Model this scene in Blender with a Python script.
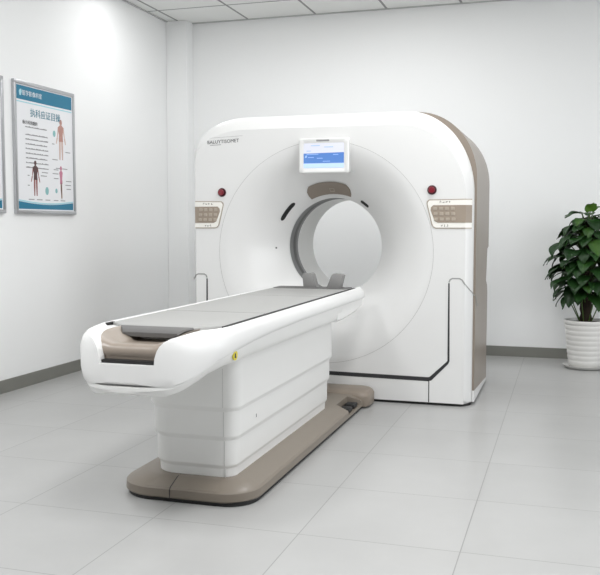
import bpy, bmesh, math, random
from mathutils import Vector, Matrix
random.seed(7)
PI = math.pi
SC = bpy.context.scene
COL = SC.collection
for o in list(bpy.data.objects):
    bpy.data.objects.remove(o)

# ------------------------------------------------------------------ camera, light, exposure
cam_d = bpy.data.cameras.new('camera')
cam_d.sensor_fit = 'HORIZONTAL'
cam_d.sensor_width = 36.0
cam_d.lens = 36.0 * 860.0 / 600.0
cam_d.clip_start = 0.05
cam = bpy.data.objects.new('camera', cam_d)
COL.objects.link(cam)
cam.location = (0, 0, 1.16)
cam.rotation_euler = (math.radians(90 - 4.18), 0, math.radians(17.25))
SC.camera = cam

world = bpy.data.worlds.new('world')
SC.world = world
world.use_nodes = True
bg = world.node_tree.nodes['Background']
bg.inputs[0].default_value = (0.95, 0.98, 1.0, 1)
bg.inputs[1].default_value = 0.11

SC.view_settings.view_transform = 'Standard'
SC.view_settings.look = 'None'
SC.view_settings.gamma = 1.0
SC.view_settings.exposure = 0.24
SC.view_settings.use_curve_mapping = False

CEIL = 3.09
def area_light(name, loc, sx, sy, power, rot=(0, 0, 0), col=(1, 1, 1)):
    d = bpy.data.lights.new(name, 'AREA')
    d.shape = 'RECTANGLE'
    d.size, d.size_y = sx, sy
    d.energy = power
    d.color = col
    o = bpy.data.objects.new(name, d)
    o.location = loc
    o.rotation_euler = rot
    COL.objects.link(o)
    return o
# the room's recessed ceiling light panels, then two added fills (all in the part of the ceiling above the frame)
for lx, ly, pw in ((-2.2, 4.5, 7), (-0.5, 4.7, 24), (1.3, 6.0, 4), (-2.4, 1.7, 38), (-0.6, 1.7, 40), (1.4, 2.2, 24)):
    area_light('overhead_light', (lx, ly, CEIL - 0.012), 0.6, 1.2, pw)
for lx, ly, pw in ((-2.8, 6.35, 9), (-1.4, 6.5, 13)):  # unseen fills added to brighten the wall behind the gantry and left corner
    area_light('overhead_light', (lx, ly, CEIL - 0.012), 1.2, 0.3, pw)
# daylight from the window side on the right, then a low added fill
area_light('right_side_light', (2.55, 3.2, 1.7), 1.8, 3.2, 50, (0, math.radians(90), 0), (0.96, 0.98, 1.0))
area_light('right_side_light', (2.55, 6.3, 1.0), 1.0, 1.4, 15, (0, math.radians(90), 0), (0.96, 0.98, 1.0))  # unseen fill added low down to lift the wall seen through the bore

# ------------------------------------------------------------------ helpers
def lin(c):
    return c / 12.92 if c <= 0.04045 else ((c + 0.055) / 1.055) ** 2.4
def rgb(r, g, b):
    return (lin(r / 255), lin(g / 255), lin(b / 255), 1)

def mat(name, color, rough=0.5, metal=0.0, coat=0.0, emit=None, emit_s=0.0, spec=0.5, var=0.0, vscale=6.0, bump=0.0, bscale=80.0):
    m = bpy.data.materials.new(name)
    m.use_nodes = True
    nt = m.node_tree
    b = nt.nodes['Principled BSDF']
    b.inputs['Base Color'].default_value = color
    b.inputs['Roughness'].default_value = rough
    b.inputs['Metallic'].default_value = metal
    b.inputs['Coat Weight'].default_value = coat
    b.inputs['Coat Roughness'].default_value = 0.15
    b.inputs['Specular IOR Level'].default_value = spec
    if emit:
        b.inputs['Emission Color'].default_value = emit
        b.inputs['Emission Strength'].default_value = emit_s
    tc = nt.nodes.new('ShaderNodeTexCoord')
    nz = nt.nodes.new('ShaderNodeTexNoise')
    nz.inputs['Scale'].default_value = vscale
    nz.inputs['Detail'].default_value = 4
    nt.links.new(tc.outputs['Object'], nz.inputs['Vector'])
    if var > 0:
        mx = nt.nodes.new('ShaderNodeMix')
        mx.data_type = 'RGBA'
        mx.inputs[6].default_value = tuple(c * (1 - var) for c in color[:3]) + (1,)
        mx.inputs[7].default_value = tuple(min(1, c * (1 + var)) for c in color[:3]) + (1,)
        nt.links.new(nz.outputs['Fac'], mx.inputs[0])
        nt.links.new(mx.outputs[2], b.inputs['Base Color'])
    if bump > 0:
        n2 = nt.nodes.new('ShaderNodeTexNoise')
        n2.inputs['Scale'].default_value = bscale
        nt.links.new(tc.outputs['Object'], n2.inputs['Vector'])
        bp = nt.nodes.new('ShaderNodeBump')
        bp.inputs['Strength'].default_value = bump
        bp.inputs['Distance'].default_value = 0.002
        nt.links.new(n2.outputs['Fac'], bp.inputs['Height'])
        nt.links.new(bp.outputs['Normal'], b.inputs['Normal'])
    return m

def grid_mat(name, color, line, period, x0, y0, width, rough, var=0.05, vscale=1.3, spec=0.5):
    """square tiles with thin joints, on world X/Y"""
    m = bpy.data.materials.new(name)
    m.use_nodes = True
    nt = m.node_tree
    N, L = nt.nodes, nt.links
    b = N['Principled BSDF']
    b.inputs['Roughness'].default_value = rough
    b.inputs['Specular IOR Level'].default_value = spec
    geo = N.new('ShaderNodeNewGeometry')
    sep = N.new('ShaderNodeSeparateXYZ')
    L.new(geo.outputs['Position'], sep.inputs[0])
    def math_(op, a, bval=None):
        n = N.new('ShaderNodeMath'); n.operation = op
        if isinstance(a, (int, float)): n.inputs[0].default_value = a
        else: L.new(a, n.inputs[0])
        if bval is not None:
            if isinstance(bval, (int, float)): n.inputs[1].default_value = bval
            else: L.new(bval, n.inputs[1])
        return n.outputs[0]
    def dist(out, o0):
        t = math_('SUBTRACT', out, o0 - 100 * period)
        t = math_('DIVIDE', t, period)
        cell = math_('FLOOR', t)
        fr = math_('FRACT', t)
        fr = math_('SUBTRACT', fr, 0.5)
        fr = math_('ABSOLUTE', fr)
        return math_('MULTIPLY', math_('SUBTRACT', 0.5, fr), period), cell
    dx, cx = dist(sep.outputs[0], x0)
    dy, cy = dist(sep.outputs[1], y0)
    d = math_('MINIMUM', dx, dy)
    joint = math_('LESS_THAN', d, width / 2)
    # cloudy stone colour, different in each tile
    comb = N.new('ShaderNodeCombineXYZ')
    L.new(math_('MULTIPLY', cx, 3.7), comb.inputs[0]); L.new(math_('MULTIPLY', cy, 5.3), comb.inputs[1])
    add = N.new('ShaderNodeVectorMath'); add.operation = 'ADD'
    L.new(geo.outputs['Position'], add.inputs[0]); L.new(comb.outputs[0], add.inputs[1])
    nz = N.new('ShaderNodeTexNoise'); nz.inputs['Scale'].default_value = vscale; nz.inputs['Detail'].default_value = 6
    nz.inputs['Roughness'].default_value = 0.6
    L.new(add.outputs[0], nz.inputs['Vector'])
    mx = N.new('ShaderNodeMix'); mx.data_type = 'RGBA'
    mx.inputs[6].default_value = tuple(c * (1 - var) for c in color[:3]) + (1,)
    mx.inputs[7].default_value = tuple(min(1, c * (1 + var)) for c in color[:3]) + (1,)
    L.new(nz.outputs['Fac'], mx.inputs[0])
    m2 = N.new('ShaderNodeMix'); m2.data_type = 'RGBA'
    L.new(joint, m2.inputs[0]); L.new(mx.outputs[2], m2.inputs[6]); m2.inputs[7].default_value = line
    L.new(m2.outputs[2], b.inputs['Base Color'])
    return m

M = {}
M['wall'] = mat('wall_paint', rgb(246, 247, 247), 0.75, var=0.012, vscale=1.5, bump=0.08, bscale=220)
M['ceiling'] = grid_mat('ceiling_tiles', rgb(238, 239, 237), rgb(150, 151, 150), 0.663, -0.928, 7.2, 0.022, 0.9, 0.015)
M['floor'] = grid_mat('floor_tiles', rgb(172, 172, 171), rgb(138, 138, 137), 0.602, -0.34, 3.615, 0.004, 0.3, 0.13, 1.7, 0.45)
M['base'] = mat('baseboard_grey', rgb(136, 136, 130), 0.4, metal=0.3, var=0.06)
M['white'] = mat('white_gloss_shell', rgb(232, 232, 231), 0.32, coat=0.25, var=0.006)
M['white2'] = mat('white_satin_shell', rgb(232, 232, 230), 0.4, coat=0.1, var=0.006)
M['taupe'] = mat('taupe_plastic', rgb(143, 132, 121), 0.38, coat=0.15, var=0.02)
M['taupe_base'] = mat('taupe_base', rgb(126, 117, 106), 0.42, coat=0.1, var=0.03)
M['taupe_dk'] = mat('taupe_dark', rgb(138, 127, 115), 0.45, var=0.03)
M['black'] = mat('black_rubber', rgb(28, 28, 28), 0.55, var=0.1)
M['groove'] = mat('dark_groove', rgb(48, 48, 50), 0.6, var=0.1)
M['hair'] = mat('hairline_grey', rgb(160, 160, 158), 0.6, var=0.05)
M['mat'] = mat('mat_grey', rgb(160, 160, 158), 0.55, var=0.02, bump=0.1, bscale=300)
M['mat_dk'] = mat('mat_grey_dark', rgb(98, 97, 96), 0.5, var=0.03)
M['rest'] = mat('headrest_grey', rgb(140, 139, 138), 0.5, var=0.03)
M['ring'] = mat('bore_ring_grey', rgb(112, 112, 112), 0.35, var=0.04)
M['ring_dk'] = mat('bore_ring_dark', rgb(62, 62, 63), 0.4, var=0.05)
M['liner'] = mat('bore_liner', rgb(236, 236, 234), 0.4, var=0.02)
M['gold'] = mat('panel_outline', rgb(176, 164, 150), 0.35, metal=0.2, var=0.02)
M['cream'] = mat('panel_white', rgb(246, 244, 238), 0.35, var=0.01)
M['keypad'] = mat('panel_taupe', rgb(158, 145, 131), 0.45, var=0.03)
M['key'] = mat('key_taupe', rgb(178, 166, 152), 0.4, var=0.03)
M['ink'] = mat('ink_dark', rgb(70, 70, 72), 0.6, var=0.05)
M['ink_lt'] = mat('ink_grey', rgb(150, 150, 152), 0.6, var=0.05)
M['legend'] = mat('legend_ink', rgb(128, 122, 114), 0.6, var=0.05)
M['joint'] = mat('joint_pale_grey', rgb(186, 186, 184), 0.6, var=0.03)
M['mat_seam'] = mat('mat_seam_grey', rgb(138, 138, 136), 0.6, var=0.03)
M['red'] = mat('red_button', rgb(124, 18, 36), 0.35, coat=0.2, var=0.05)
M['red_dk'] = mat('red_button_collar', rgb(70, 24, 34), 0.4, var=0.05)
M['alu'] = mat('brushed_aluminium', rgb(190, 191, 194), 0.35, metal=0.7, var=0.04)
M['paper'] = mat('poster_paper', rgb(236, 237, 240), 0.35, var=0.01)
M['teal'] = mat('poster_teal', rgb(28, 118, 150), 0.4, var=0.04)
M['teal_lt'] = mat('poster_pale_teal', rgb(170, 215, 226), 0.4, var=0.03)
M['teal_txt'] = mat('poster_title', rgb(60, 128, 150), 0.5, var=0.03)
M['skin'] = mat('print_skin', rgb(206, 178, 168), 0.5, var=0.08, vscale=30)
M['muscle'] = mat('print_muscle', rgb(150, 92, 90), 0.5, var=0.25, vscale=40)
M['muscle_lt'] = mat('print_muscle_pale', rgb(186, 142, 132), 0.5, var=0.2, vscale=40)
M['muscle_dk'] = mat('print_dark', rgb(84, 58, 58), 0.5, var=0.2, vscale=40)
M['pink'] = mat('print_pink', rgb(196, 128, 150), 0.5, var=0.12, vscale=40)
M['print_teal'] = mat('print_teal', rgb(140, 188, 190), 0.5, var=0.12, vscale=40)
M['yellow'] = mat('warning_yellow', rgb(226, 210, 60), 0.4, var=0.03)
M['pot'] = mat('pot_ceramic', rgb(226, 225, 222), 0.35, coat=0.2, var=0.015)
M['saucer'] = mat('saucer_grey', rgb(196, 196, 193), 0.4, var=0.02)
M['soil'] = mat('soil', rgb(44, 36, 30), 0.95, var=0.35, vscale=60, bump=1.0, bscale=90)
M['bark'] = mat('moss_pole', rgb(52, 44, 34), 0.95, var=0.4, vscale=50, bump=1.0, bscale=60)
M['stem'] = mat('green_stem', rgb(70, 96, 40), 0.5, var=0.15)
def screen_mat(name, c, s):
    return mat(name, c, 0.15, emit=c, emit_s=s, var=0.02)
M['scr_white'] = screen_mat('screen_white', rgb(224, 226, 238), 0.12)
M['scr_blue'] = screen_mat('screen_blue', rgb(84, 122, 184), 0.42)
M['scr_pale'] = screen_mat('screen_pale_blue', rgb(180, 204, 238), 0.38)
M['scr_txt'] = screen_mat('screen_text', rgb(150, 180, 226), 0.35)

def leaf_mat():
    m = bpy.data.materials.new('leaf_green')
    m.use_nodes = True
    nt = m.node_tree; N, L = nt.nodes, nt.links
    b = N['Principled BSDF']
    b.inputs['Roughness'].default_value = 0.45
    b.inputs['Specular IOR Level'].default_value = 0.35
    at = N.new('ShaderNodeAttribute'); at.attribute_name = 'tone'
    cr = N.new('ShaderNodeValToRGB')
    cr.color_ramp.elements[0].color = rgb(20, 48, 18)
    cr.color_ramp.elements[1].color = rgb(84, 122, 42)
    e = cr.color_ramp.elements.new(0.6); e.color = rgb(34, 70, 26)
    L.new(at.outputs['Fac'], cr.inputs[0])
    L.new(cr.outputs[0], b.inputs['Base Color'])
    return m
M['leaf'] = leaf_mat()

def link_mesh(name, bm, m, parent=None, smooth=None, mods=None):
    """ONE mesh object from a bmesh given in world coordinates"""
    bmesh.ops.recalc_face_normals(bm, faces=bm.faces) if mods != 'keep' else None
    me = bpy.data.meshes.new(name)
    if smooth is not None:
        for f in bm.faces: f.smooth = True
    bm.to_mesh(me); bm.free()
    if smooth is not None:
        me.set_sharp_from_angle(angle=math.radians(smooth))
    o = bpy.data.objects.new(name, me)
    COL.objects.link(o)
    for mm in (m if isinstance(m, (list, tuple)) else [m]):
        me.materials.append(mm)
    if parent is not None:
        o.parent = parent
        P = parent; off = Vector((0, 0, 0)); mat_inv = Matrix.Identity(4)
        while P is not None:
            off += P.location; P = P.parent
        me.transform(Matrix.Translation(-off))
    return o

def thing(name, label, cat, loc=(0, 0, 0), group=None):
    o = bpy.data.objects.new(name, None)
    o.empty_display_size = 0.1
    COL.objects.link(o)
    o.location = loc
    o['label'] = label; o['category'] = cat
    if group: o['group'] = group
    return o

def struct(o):
    o['kind'] = 'structure'
    return o

def box(bm, x0, x1, y0, y1, z0, z1, bev=0.0, seg=3):
    r = bmesh.ops.create_cube(bm, size=1.0)
    vs = r['verts']
    for v in vs:
        v.co = Vector(((x0 + x1) / 2 + v.co.x * (x1 - x0), (y0 + y1) / 2 + v.co.y * (y1 - y0), (z0 + z1) / 2 + v.co.z * (z1 - z0)))
    if bev > 0:
        es = list({e for v in vs for e in v.link_edges})
        bmesh.ops.bevel(bm, geom=es, offset=bev, segments=seg, profile=0.5, affect='EDGES')
    return bm

def cap(bm, loop):
    bm.faces.new(loop)

def loft(bm, loops, close0=True, close1=True):
    """loops: list of point lists with equal counts"""
    L = [[bm.verts.new(p) for p in lp] for lp in loops]
    n = len(L[0])
    for a, b in zip(L, L[1:]):
        for i in range(n):
            j = (i + 1) % n
            bm.faces.new((a[i], a[j], b[j], b[i]))
    if close0: bm.faces.new(L[0][::-1])
    if close1: bm.faces.new(L[-1])
    return L

def rrect(x0, x1, y0, y1, r, n=8):
    """rounded rectangle outline (2-D), r = radius or 4 radii (x0y0, x1y0, x1y1, x0y1)"""
    if not isinstance(r, (list, tuple)): r = (r,) * 4
    pts = []
    for (cx, cy, a0, rr) in ((x0 + r[0], y0 + r[0], PI, r[0]), (x1 - r[1], y0 + r[1], 1.5 * PI, r[1]),
                             (x1 - r[2], y1 - r[2], 0, r[2]), (x0 + r[3], y1 - r[3], 0.5 * PI, r[3])):
        for k in range(n + 1):
            a = a0 + k / n * PI / 2
            pts.append((cx + rr * math.cos(a), cy + rr * math.sin(a)))
    return pts

def prism(bm, pts, to3, d0, d1):
    """extrude a 2-D polygon between depths d0 and d1; to3(u, v, d) -> xyz"""
    loft(bm, [[to3(u, v, d0) for u, v in pts], [to3(u, v, d1) for u, v in pts]])
    return bm

def tube(bm, pts, r, n=8):
    pts = [Vector(p) for p in pts]
    loops = []
    for i, p in enumerate(pts):
        t = (pts[min(i + 1, len(pts) - 1)] - pts[max(i - 1, 0)]).normalized()
        a = t.orthogonal().normalized() if i == 0 else (pa - t * pa.dot(t)).normalized()
        pa = a
        b = t.cross(a)
        rr = r[i] if isinstance(r, (list, tuple)) else r
        loops.append([p + a * rr * math.cos(2 * PI * k / n) + b * rr * math.sin(2 * PI * k / n) for k in range(n)])
    loft(bm, loops)
    return bm

def lathe(bm, prof, cx, cy, n=48, close0=True, close1=True):
    loops = [[(cx + r * math.cos(2 * PI * k / n), cy + r * math.sin(2 * PI * k / n), z) for k in range(n)] for r, z in prof]
    loft(bm, loops, close0, close1)
    return bm

def band(bm, path, w, to3, d0, d1):
    """a flat strip of width w along a 2-D path"""
    n = len(path)
    Lf, Rt = [], []
    for i in range(n):
        p0 = Vector(path[max(i - 1, 0)]); p1 = Vector(path[min(i + 1, n - 1)])
        pm = Vector(path[i])
        if 0 < i < n - 1:
            t1 = (pm - p0).normalized(); t2 = (p1 - pm).normalized()
            t = (t1 + t2).normalized()
            k = 1 / max(0.4, t.dot(t1))
        else:
            t = (p1 - p0).normalized(); k = 1
        ww = w[i] if isinstance(w, (list, tuple)) else w
        nn = Vector((-t.y, t.x)) * ww / 2 * k
        Lf.append(pm + nn); Rt.append(pm - nn)
    A = [[bm.verts.new(to3(q.x, q.y, d)) for q in Lf] for d in (d0, d1)]
    B = [[bm.verts.new(to3(q.x, q.y, d)) for q in Rt] for d in (d0, d1)]
    for i in range(n - 1):
        bm.faces.new((A[0][i], A[0][i + 1], B[0][i + 1], B[0][i]))
        bm.faces.new((A[1][i], B[1][i], B[1][i + 1], A[1][i + 1]))
        bm.faces.new((A[0][i], A[1][i], A[1][i + 1], A[0][i + 1]))
        bm.faces.new((B[0][i], B[0][i + 1], B[1][i + 1], B[1][i]))
    for i in (0, n - 1):
        bm.faces.new((A[0][i], B[0][i], B[1][i], A[1][i]))
    return bm

def text_bm(body, size, place, depth=0.0006):
    """lettering as a mesh; place = 4x4 matrix taking text XY plane into the world"""
    cu = bpy.data.curves.new('lettering', 'FONT')
    cu.body = body; cu.size = size; cu.extrude = depth
    cu.align_x = 'CENTER'; cu.align_y = 'CENTER'
    cu.resolution_u = 3
    o = bpy.data.objects.new('lettering', cu)
    COL.objects.link(o)
    dg = bpy.context.evaluated_depsgraph_get()
    me = bpy.data.meshes.new_from_object(o.evaluated_get(dg))
    bpy.data.objects.remove(o); bpy.data.curves.remove(cu)
    bm = bmesh.new(); bm.from_mesh(me); bpy.data.meshes.remove(me)
    bmesh.ops.transform(bm, matrix=place, verts=bm.verts)
    return bm

def smoothstep(a, b, x):
    t = min(1, max(0, (x - a) / (b - a)))
    return t * t * (3 - 2 * t)
def interp(x, tab):
    if x <= tab[0][0]: return tab[0][1]
    for (a, va), (b, vb) in zip(tab, tab[1:]):
        if x <= b: return va + (vb - va) * (x - a) / (b - a)
    return tab[-1][1]

# ------------------------------------------------------------------ the room
LW, BW = -3.70, 7.75        # left wall x, back wall y
bm = bmesh.new(); box(bm, LW - 0.15, 2.6, -1.5, BW + 0.15, -0.12, 0)
struct(link_mesh('floor', bm, M['floor']))
bm = bmesh.new(); box(bm, LW - 0.15, 2.6, -1.5, BW + 0.15, CEIL, CEIL + 0.12)
struct(link_mesh('ceiling', bm, M['ceiling']))
bm = bmesh.new(); box(bm, LW - 0.15, LW, -1.5, BW + 0.15, 0, CEIL)
struct(link_mesh('wall_left', bm, M['wall']))
bm = bmesh.new(); box(bm, LW, 2.6, BW, BW + 0.15, 0, CEIL)
struct(link_mesh('wall_back', bm, M['wall']))
bm = bmesh.new(); box(bm, LW, -3.484, 7.60, BW, 0, CEIL, 0.006, 2)
struct(link_mesh('wall_corner', bm, M['wall']))
bm = bmesh.new(); box(bm, LW, LW + 0.012, -1.5, 7.60, 0, 0.089)
struct(link_mesh('baseboard_left', bm, M['base']))
bm = bmesh.new(); box(bm, -3.484, 2.6, BW - 0.012, BW, 0, 0.089)
struct(link_mesh('baseboard_back', bm, M['base']))
bm = bmesh.new(); box(bm, LW + 0.012, -3.472, 7.588, 7.60, 0, 0.089); box(bm, -3.484, -3.472, 7.60, BW - 0.012, 0, 0.089)
struct(link_mesh('baseboard_corner', bm, M['base']))
# slim wall angle where the ceiling grid meets the walls
bm = bmesh.new(); box(bm, LW, LW + 0.02, -1.5, BW, CEIL - 0.008, CEIL); box(bm, LW + 0.02, 2.6, BW - 0.02, BW, CEIL - 0.008, CEIL)
struct(link_mesh('trim_1', bm, mat('ceiling_trim', rgb(188, 189, 188), 0.7, var=0.02)))

# ------------------------------------------------------------------ CT gantry
GY = 5.475
gantry = thing('scanner_gantry', 'big white ring-shaped scanner gantry with a round bore, standing behind the patient table', 'medical scanner', (-1.515, 5.95, 0))
CBX, CBZ, RB = -1.540, 1.012, 0.332     # bore
CSX, CSZ, RS = -1.545, 0.975, 0.733     # seam circle
XL, XR, ZT = -2.487, -0.556, 1.888
BORE_D = 0.30

def outline_poly(xl, xr, zb, zt, rl, rr, n=20):
    """clockwise-free polygon: bottom-left, bottom-right, right corner arc, left corner arc"""
    pts = [(xl, zb), (xr, zb)]
    for k in range(n + 1):
        a = k / n * PI / 2
        pts.append((xr - rr[0] + rr[0] * math.cos(a), zt - rr[1] + rr[1] * math.sin(a)))
    for k in range(n + 1):
        a = PI / 2 + k / n * PI / 2
        pts.append((xl + rl[0] + rl[0] * math.cos(a), zt - rl[1] + rl[1] * math.sin(a)))
    return pts
def ray_hit(poly, c, ang):
    d = (math.cos(ang), math.sin(ang)); best = None
    n = len(poly)
    for i in range(n):
        (x1, y1), (x2, y2) = poly[i], poly[(i + 1) % n]
        ex, ey = x2 - x1, y2 - y1
        den = d[0] * ey - d[1] * ex
        if abs(den) < 1e-12: continue
        t = ((x1 - c[0]) * ey - (y1 - c[1]) * ex) / den
        s = ((x1 - c[0]) * d[1] - (y1 - c[1]) * d[0]) / den
        if t > 0 and -1e-9 <= s <= 1 + 1e-9:
            if best is None or t < best: best = t
    return (c[0] + d[0] * best, c[1] + d[1] * best)

ZB = 0.018
P_face = outline_poly(XL + 0.034, XR - 0.055, ZB, 1.797, (0.36, 0.20), (0.42, 0.48))
P_mid = outline_poly(XL + 0.007, XR - 0.024, ZB, ZT - 0.028, (0.38, 0.225), (0.43, 0.515))
P_out = outline_poly(XL, XR - 0.014, ZB, ZT, (0.39, 0.235), (0.44, 0.53))
P_rear = outline_poly(XL + 0.012, XR, ZB, ZT - 0.004, (0.37, 0.225), (0.39, 0.43))
angs = [2 * PI * k / 240 for k in range(240)]
for P in (P_face, P_out, P_rear):
    for q in P[:2]: angs.append(math.atan2(q[1] - CSZ, q[0] - CSX) % (2 * PI))
for zz in (1.08, 1.0, 0.985, 0.93, 0.76, 0.72, 0.66, 0.3, 0.06, 1.4, 1.2):
    for xx in (XL + 0.012, XR): angs.append(math.atan2(zz - CSZ, xx - CSX) % (2 * PI))
angs = sorted(set(round(a, 6) for a in angs))

def ring_c(r, d, cx, cz):
    return [(cx + r * math.cos(a), GY + d, cz + r * math.sin(a)) for a in angs]
def ring_o(poly, d):
    out = []
    for a in angs:
        x, z = ray_hit(poly, (CSX, CSZ), a)
        dd = d(x, z) if callable(d) else d
        out.append((x, GY + dd, z))
    return out
def funnel_d(t):          # t = 0 at the bore lip, 1 at the seam
    return BORE_D * (1 - t) ** 1.75
loops = [ring_c(RB, BORE_D + 0.02, CBX, CBZ)]
NF = 22
for k in range(NF + 1):
    t = k / NF
    loops.append(ring_c(RB + (RS - RB) * t, funnel_d(t), CBX + (CSX - CBX) * t, CBZ + (CSZ - CBZ) * t))
loops.append(ring_o(P_face, 0.0))
loops.append(ring_o(P_mid, 0.05))
loops.append(ring_o(P_out, 0.085))
loops.append(ring_o(P_out, 0.110))
bm = bmesh.new(); loft(bm, loops, False, False)
link_mesh('front_cover', bm, M['white'], gantry, smooth=24)
# hairline circular seam between funnel and face
bm = bmesh.new()
loft(bm, [ring_c(RS - 0.0012, -0.0006, CSX, CSZ), ring_c(RS + 0.0012, -0.0006, CSX, CSZ), ring_c(RS + 0.0012, 0.003, CSX, CSZ), ring_c(RS - 0.0012, 0.003, CSX, CSZ)], False, False)
link_mesh('seam_line', bm, M['joint'], gantry)

# taupe rear housing, deeper above, notched behind at mid height
def back_d(x, z):
    return interp(z, [(0.02, 0.965), (0.66, 0.975), (0.715, 0.955), (0.76, 0.855), (0.985, 0.925), (1.0, 1.02), (1.9, 1.02)])
def back_d2(x, z):
    return back_d(x, z) + 0.02
P_back = outline_poly(XL + 0.05, XR - 0.045, ZB, ZT - 0.05, (0.37, 0.225), (0.41, 0.46))
loops = [ring_o(P_out, 0.1082), ring_o(P_rear, 0.108), ring_o(P_rear, lambda x, z: 0.13 + (back_d(x, z) - 0.13) * 0.5), ring_o(P_rear, back_d), ring_o(P_back, back_d2)]
bm = bmesh.new(); loft(bm, loops, False, False)
link_mesh('rear_housing', bm, M['taupe'], gantry, smooth=30)
bm = bmesh.new(); loft(bm, [ring_o(P_back, back_d2), ring_c(RB + 0.12, 1.0, CBX, CBZ), ring_c(RB + 0.03, 0.99, CBX, CBZ)], False, False)
link_mesh('rear_bounce_cover', bm, M['white'], gantry, smooth=30)  # hidden rear face, made white to bounce light onto the back wall
# bore: dark ring first, pale liner behind
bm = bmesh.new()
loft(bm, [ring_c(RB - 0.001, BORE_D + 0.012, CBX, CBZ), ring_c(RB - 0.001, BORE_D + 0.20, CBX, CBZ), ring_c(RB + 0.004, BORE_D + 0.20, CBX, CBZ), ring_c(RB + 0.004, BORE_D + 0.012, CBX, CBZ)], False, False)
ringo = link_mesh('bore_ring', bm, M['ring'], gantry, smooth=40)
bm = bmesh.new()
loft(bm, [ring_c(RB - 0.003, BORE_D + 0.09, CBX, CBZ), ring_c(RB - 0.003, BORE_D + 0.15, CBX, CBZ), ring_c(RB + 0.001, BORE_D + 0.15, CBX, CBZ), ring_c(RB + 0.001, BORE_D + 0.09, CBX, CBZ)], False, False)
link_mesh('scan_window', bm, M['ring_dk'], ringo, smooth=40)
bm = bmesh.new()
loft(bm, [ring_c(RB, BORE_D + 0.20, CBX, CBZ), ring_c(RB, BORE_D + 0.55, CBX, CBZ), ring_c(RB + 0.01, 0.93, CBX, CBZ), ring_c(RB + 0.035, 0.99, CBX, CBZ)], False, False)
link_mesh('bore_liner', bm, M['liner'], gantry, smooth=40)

front = lambda x, z, d: (x, GY - d, z)      # d = distance proud of the face
# lower skirt: white panel below the dark groove, U shaped
def mirror(p): return (2 * CSX - p[0] + 0.0, p[1])
Gp = [(-0.824, 0.168), (-0.717, 0.285), (-0.722, 0.795)]
path_r = [(-1.548, 0.176), (-0.840, 0.168), (-0.822, 0.172), (-0.716, 0.278), (-0.708, 0.292), (-0.711, 0.795), (-0.704, 0.812), (-0.690, 0.820), (-0.645, 0.820), (-0.630, 0.812), (-0.613, 0.786)]
left = [(-3.083 - x, z) for x, z in path_r]        # mirrored about the centre
path = path_r[::-1] + left[1:]
bm = bmesh.new()
sk = [(XR - 0.055, ZB)] + [(XR - 0.055, 0.72)] + path_r[::-1][1:] + left[1:-1] + [(XL + 0.035, 0.72), (XL + 0.035, ZB)]
prism(bm, sk, front, -0.01, 0.0012)
skirt = link_mesh('skirt_cover', bm, M['white'], gantry)
low = [(-1.548, 0.176), (-0.840, 0.168), (-0.822, 0.172), (-0.716, 0.278)]
lowm = [(-3.083 - x, z) for x, z in low]
bm = bmesh.new()
band(bm, low[::-1] + lowm[1:], [0.017, 0.024, 0.026, 0.026, 0.026, 0.024, 0.017], front, -0.004, 0.0024)
link_mesh('groove', bm, M['groove'], gantry)
for mir in (0, 1):
    f_ = (lambda x: -3.083 - x) if mir else (lambda x: x)
    bm = bmesh.new()
    band(bm, [(f_(x), z) for x, z in ((-0.7175, 0.276), (-0.708, 0.292), (-0.711, 0.790))], [0.017, 0.013, 0.009], front, -0.004, 0.0023)
    link_mesh('groove', bm, M['groove'], gantry)
    bm = bmesh.new()
    band(bm, [(f_(x), z) for x, z in path_r[5:]], 0.0085, front, -0.004, 0.0024)
    link_mesh('groove', bm, M['hair'], gantry)
# groove carries on around the right-hand edge onto the taupe side
bm = bmesh.new(); tube(bm, [(-0.613, GY, 0.786), (-0.582, GY + 0.048, 0.742), (-0.571, GY + 0.084, 0.722), (-0.569, GY + 0.104, 0.712), (-0.5565, GY + 0.118, 0.704), (-0.5562, GY + 0.19, 0.652), (-0.5562, GY + 0.24, 0.630), (-0.5562, GY + 0.27, 0.627), (-0.556, GY + 0.29, 0.634)], 0.0042)
link_mesh('groove', bm, M['hair'], gantry)
for xs in (-0.832, -2.251):
    bm = bmesh.new(); box(bm, xs - 0.003, xs + 0.003, GY - 0.0020, GY, 0.02, 0.158)
    link_mesh('skirt_joint', bm, M['groove'], skirt)
# white lower edge band on the side, below the taupe panel
bm = bmesh.new(); prism(bm, [(GY + 0.10, 0.018), (GY + 0.955, 0.018), (GY + 0.955, 0.034), (GY + 0.10, 0.090)], lambda y, z, d: (XR - 0.012 + d, y, z), 0, 0.0135)
link_mesh('skirt_return', bm, M['white'], gantry)
# dark plinth
bm = bmesh.new(); prism(bm, [(XL + 0.05, GY + 0.012), (XR - 0.075, GY + 0.012), (XR - 0.018, GY + 0.07), (XR - 0.016, GY + 0.955), (XL + 0.05, GY + 0.955)], lambda x, y, d: (x, y, d), 0, 0.03)
link_mesh('plinth', bm, M['black'], gantry)

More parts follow.
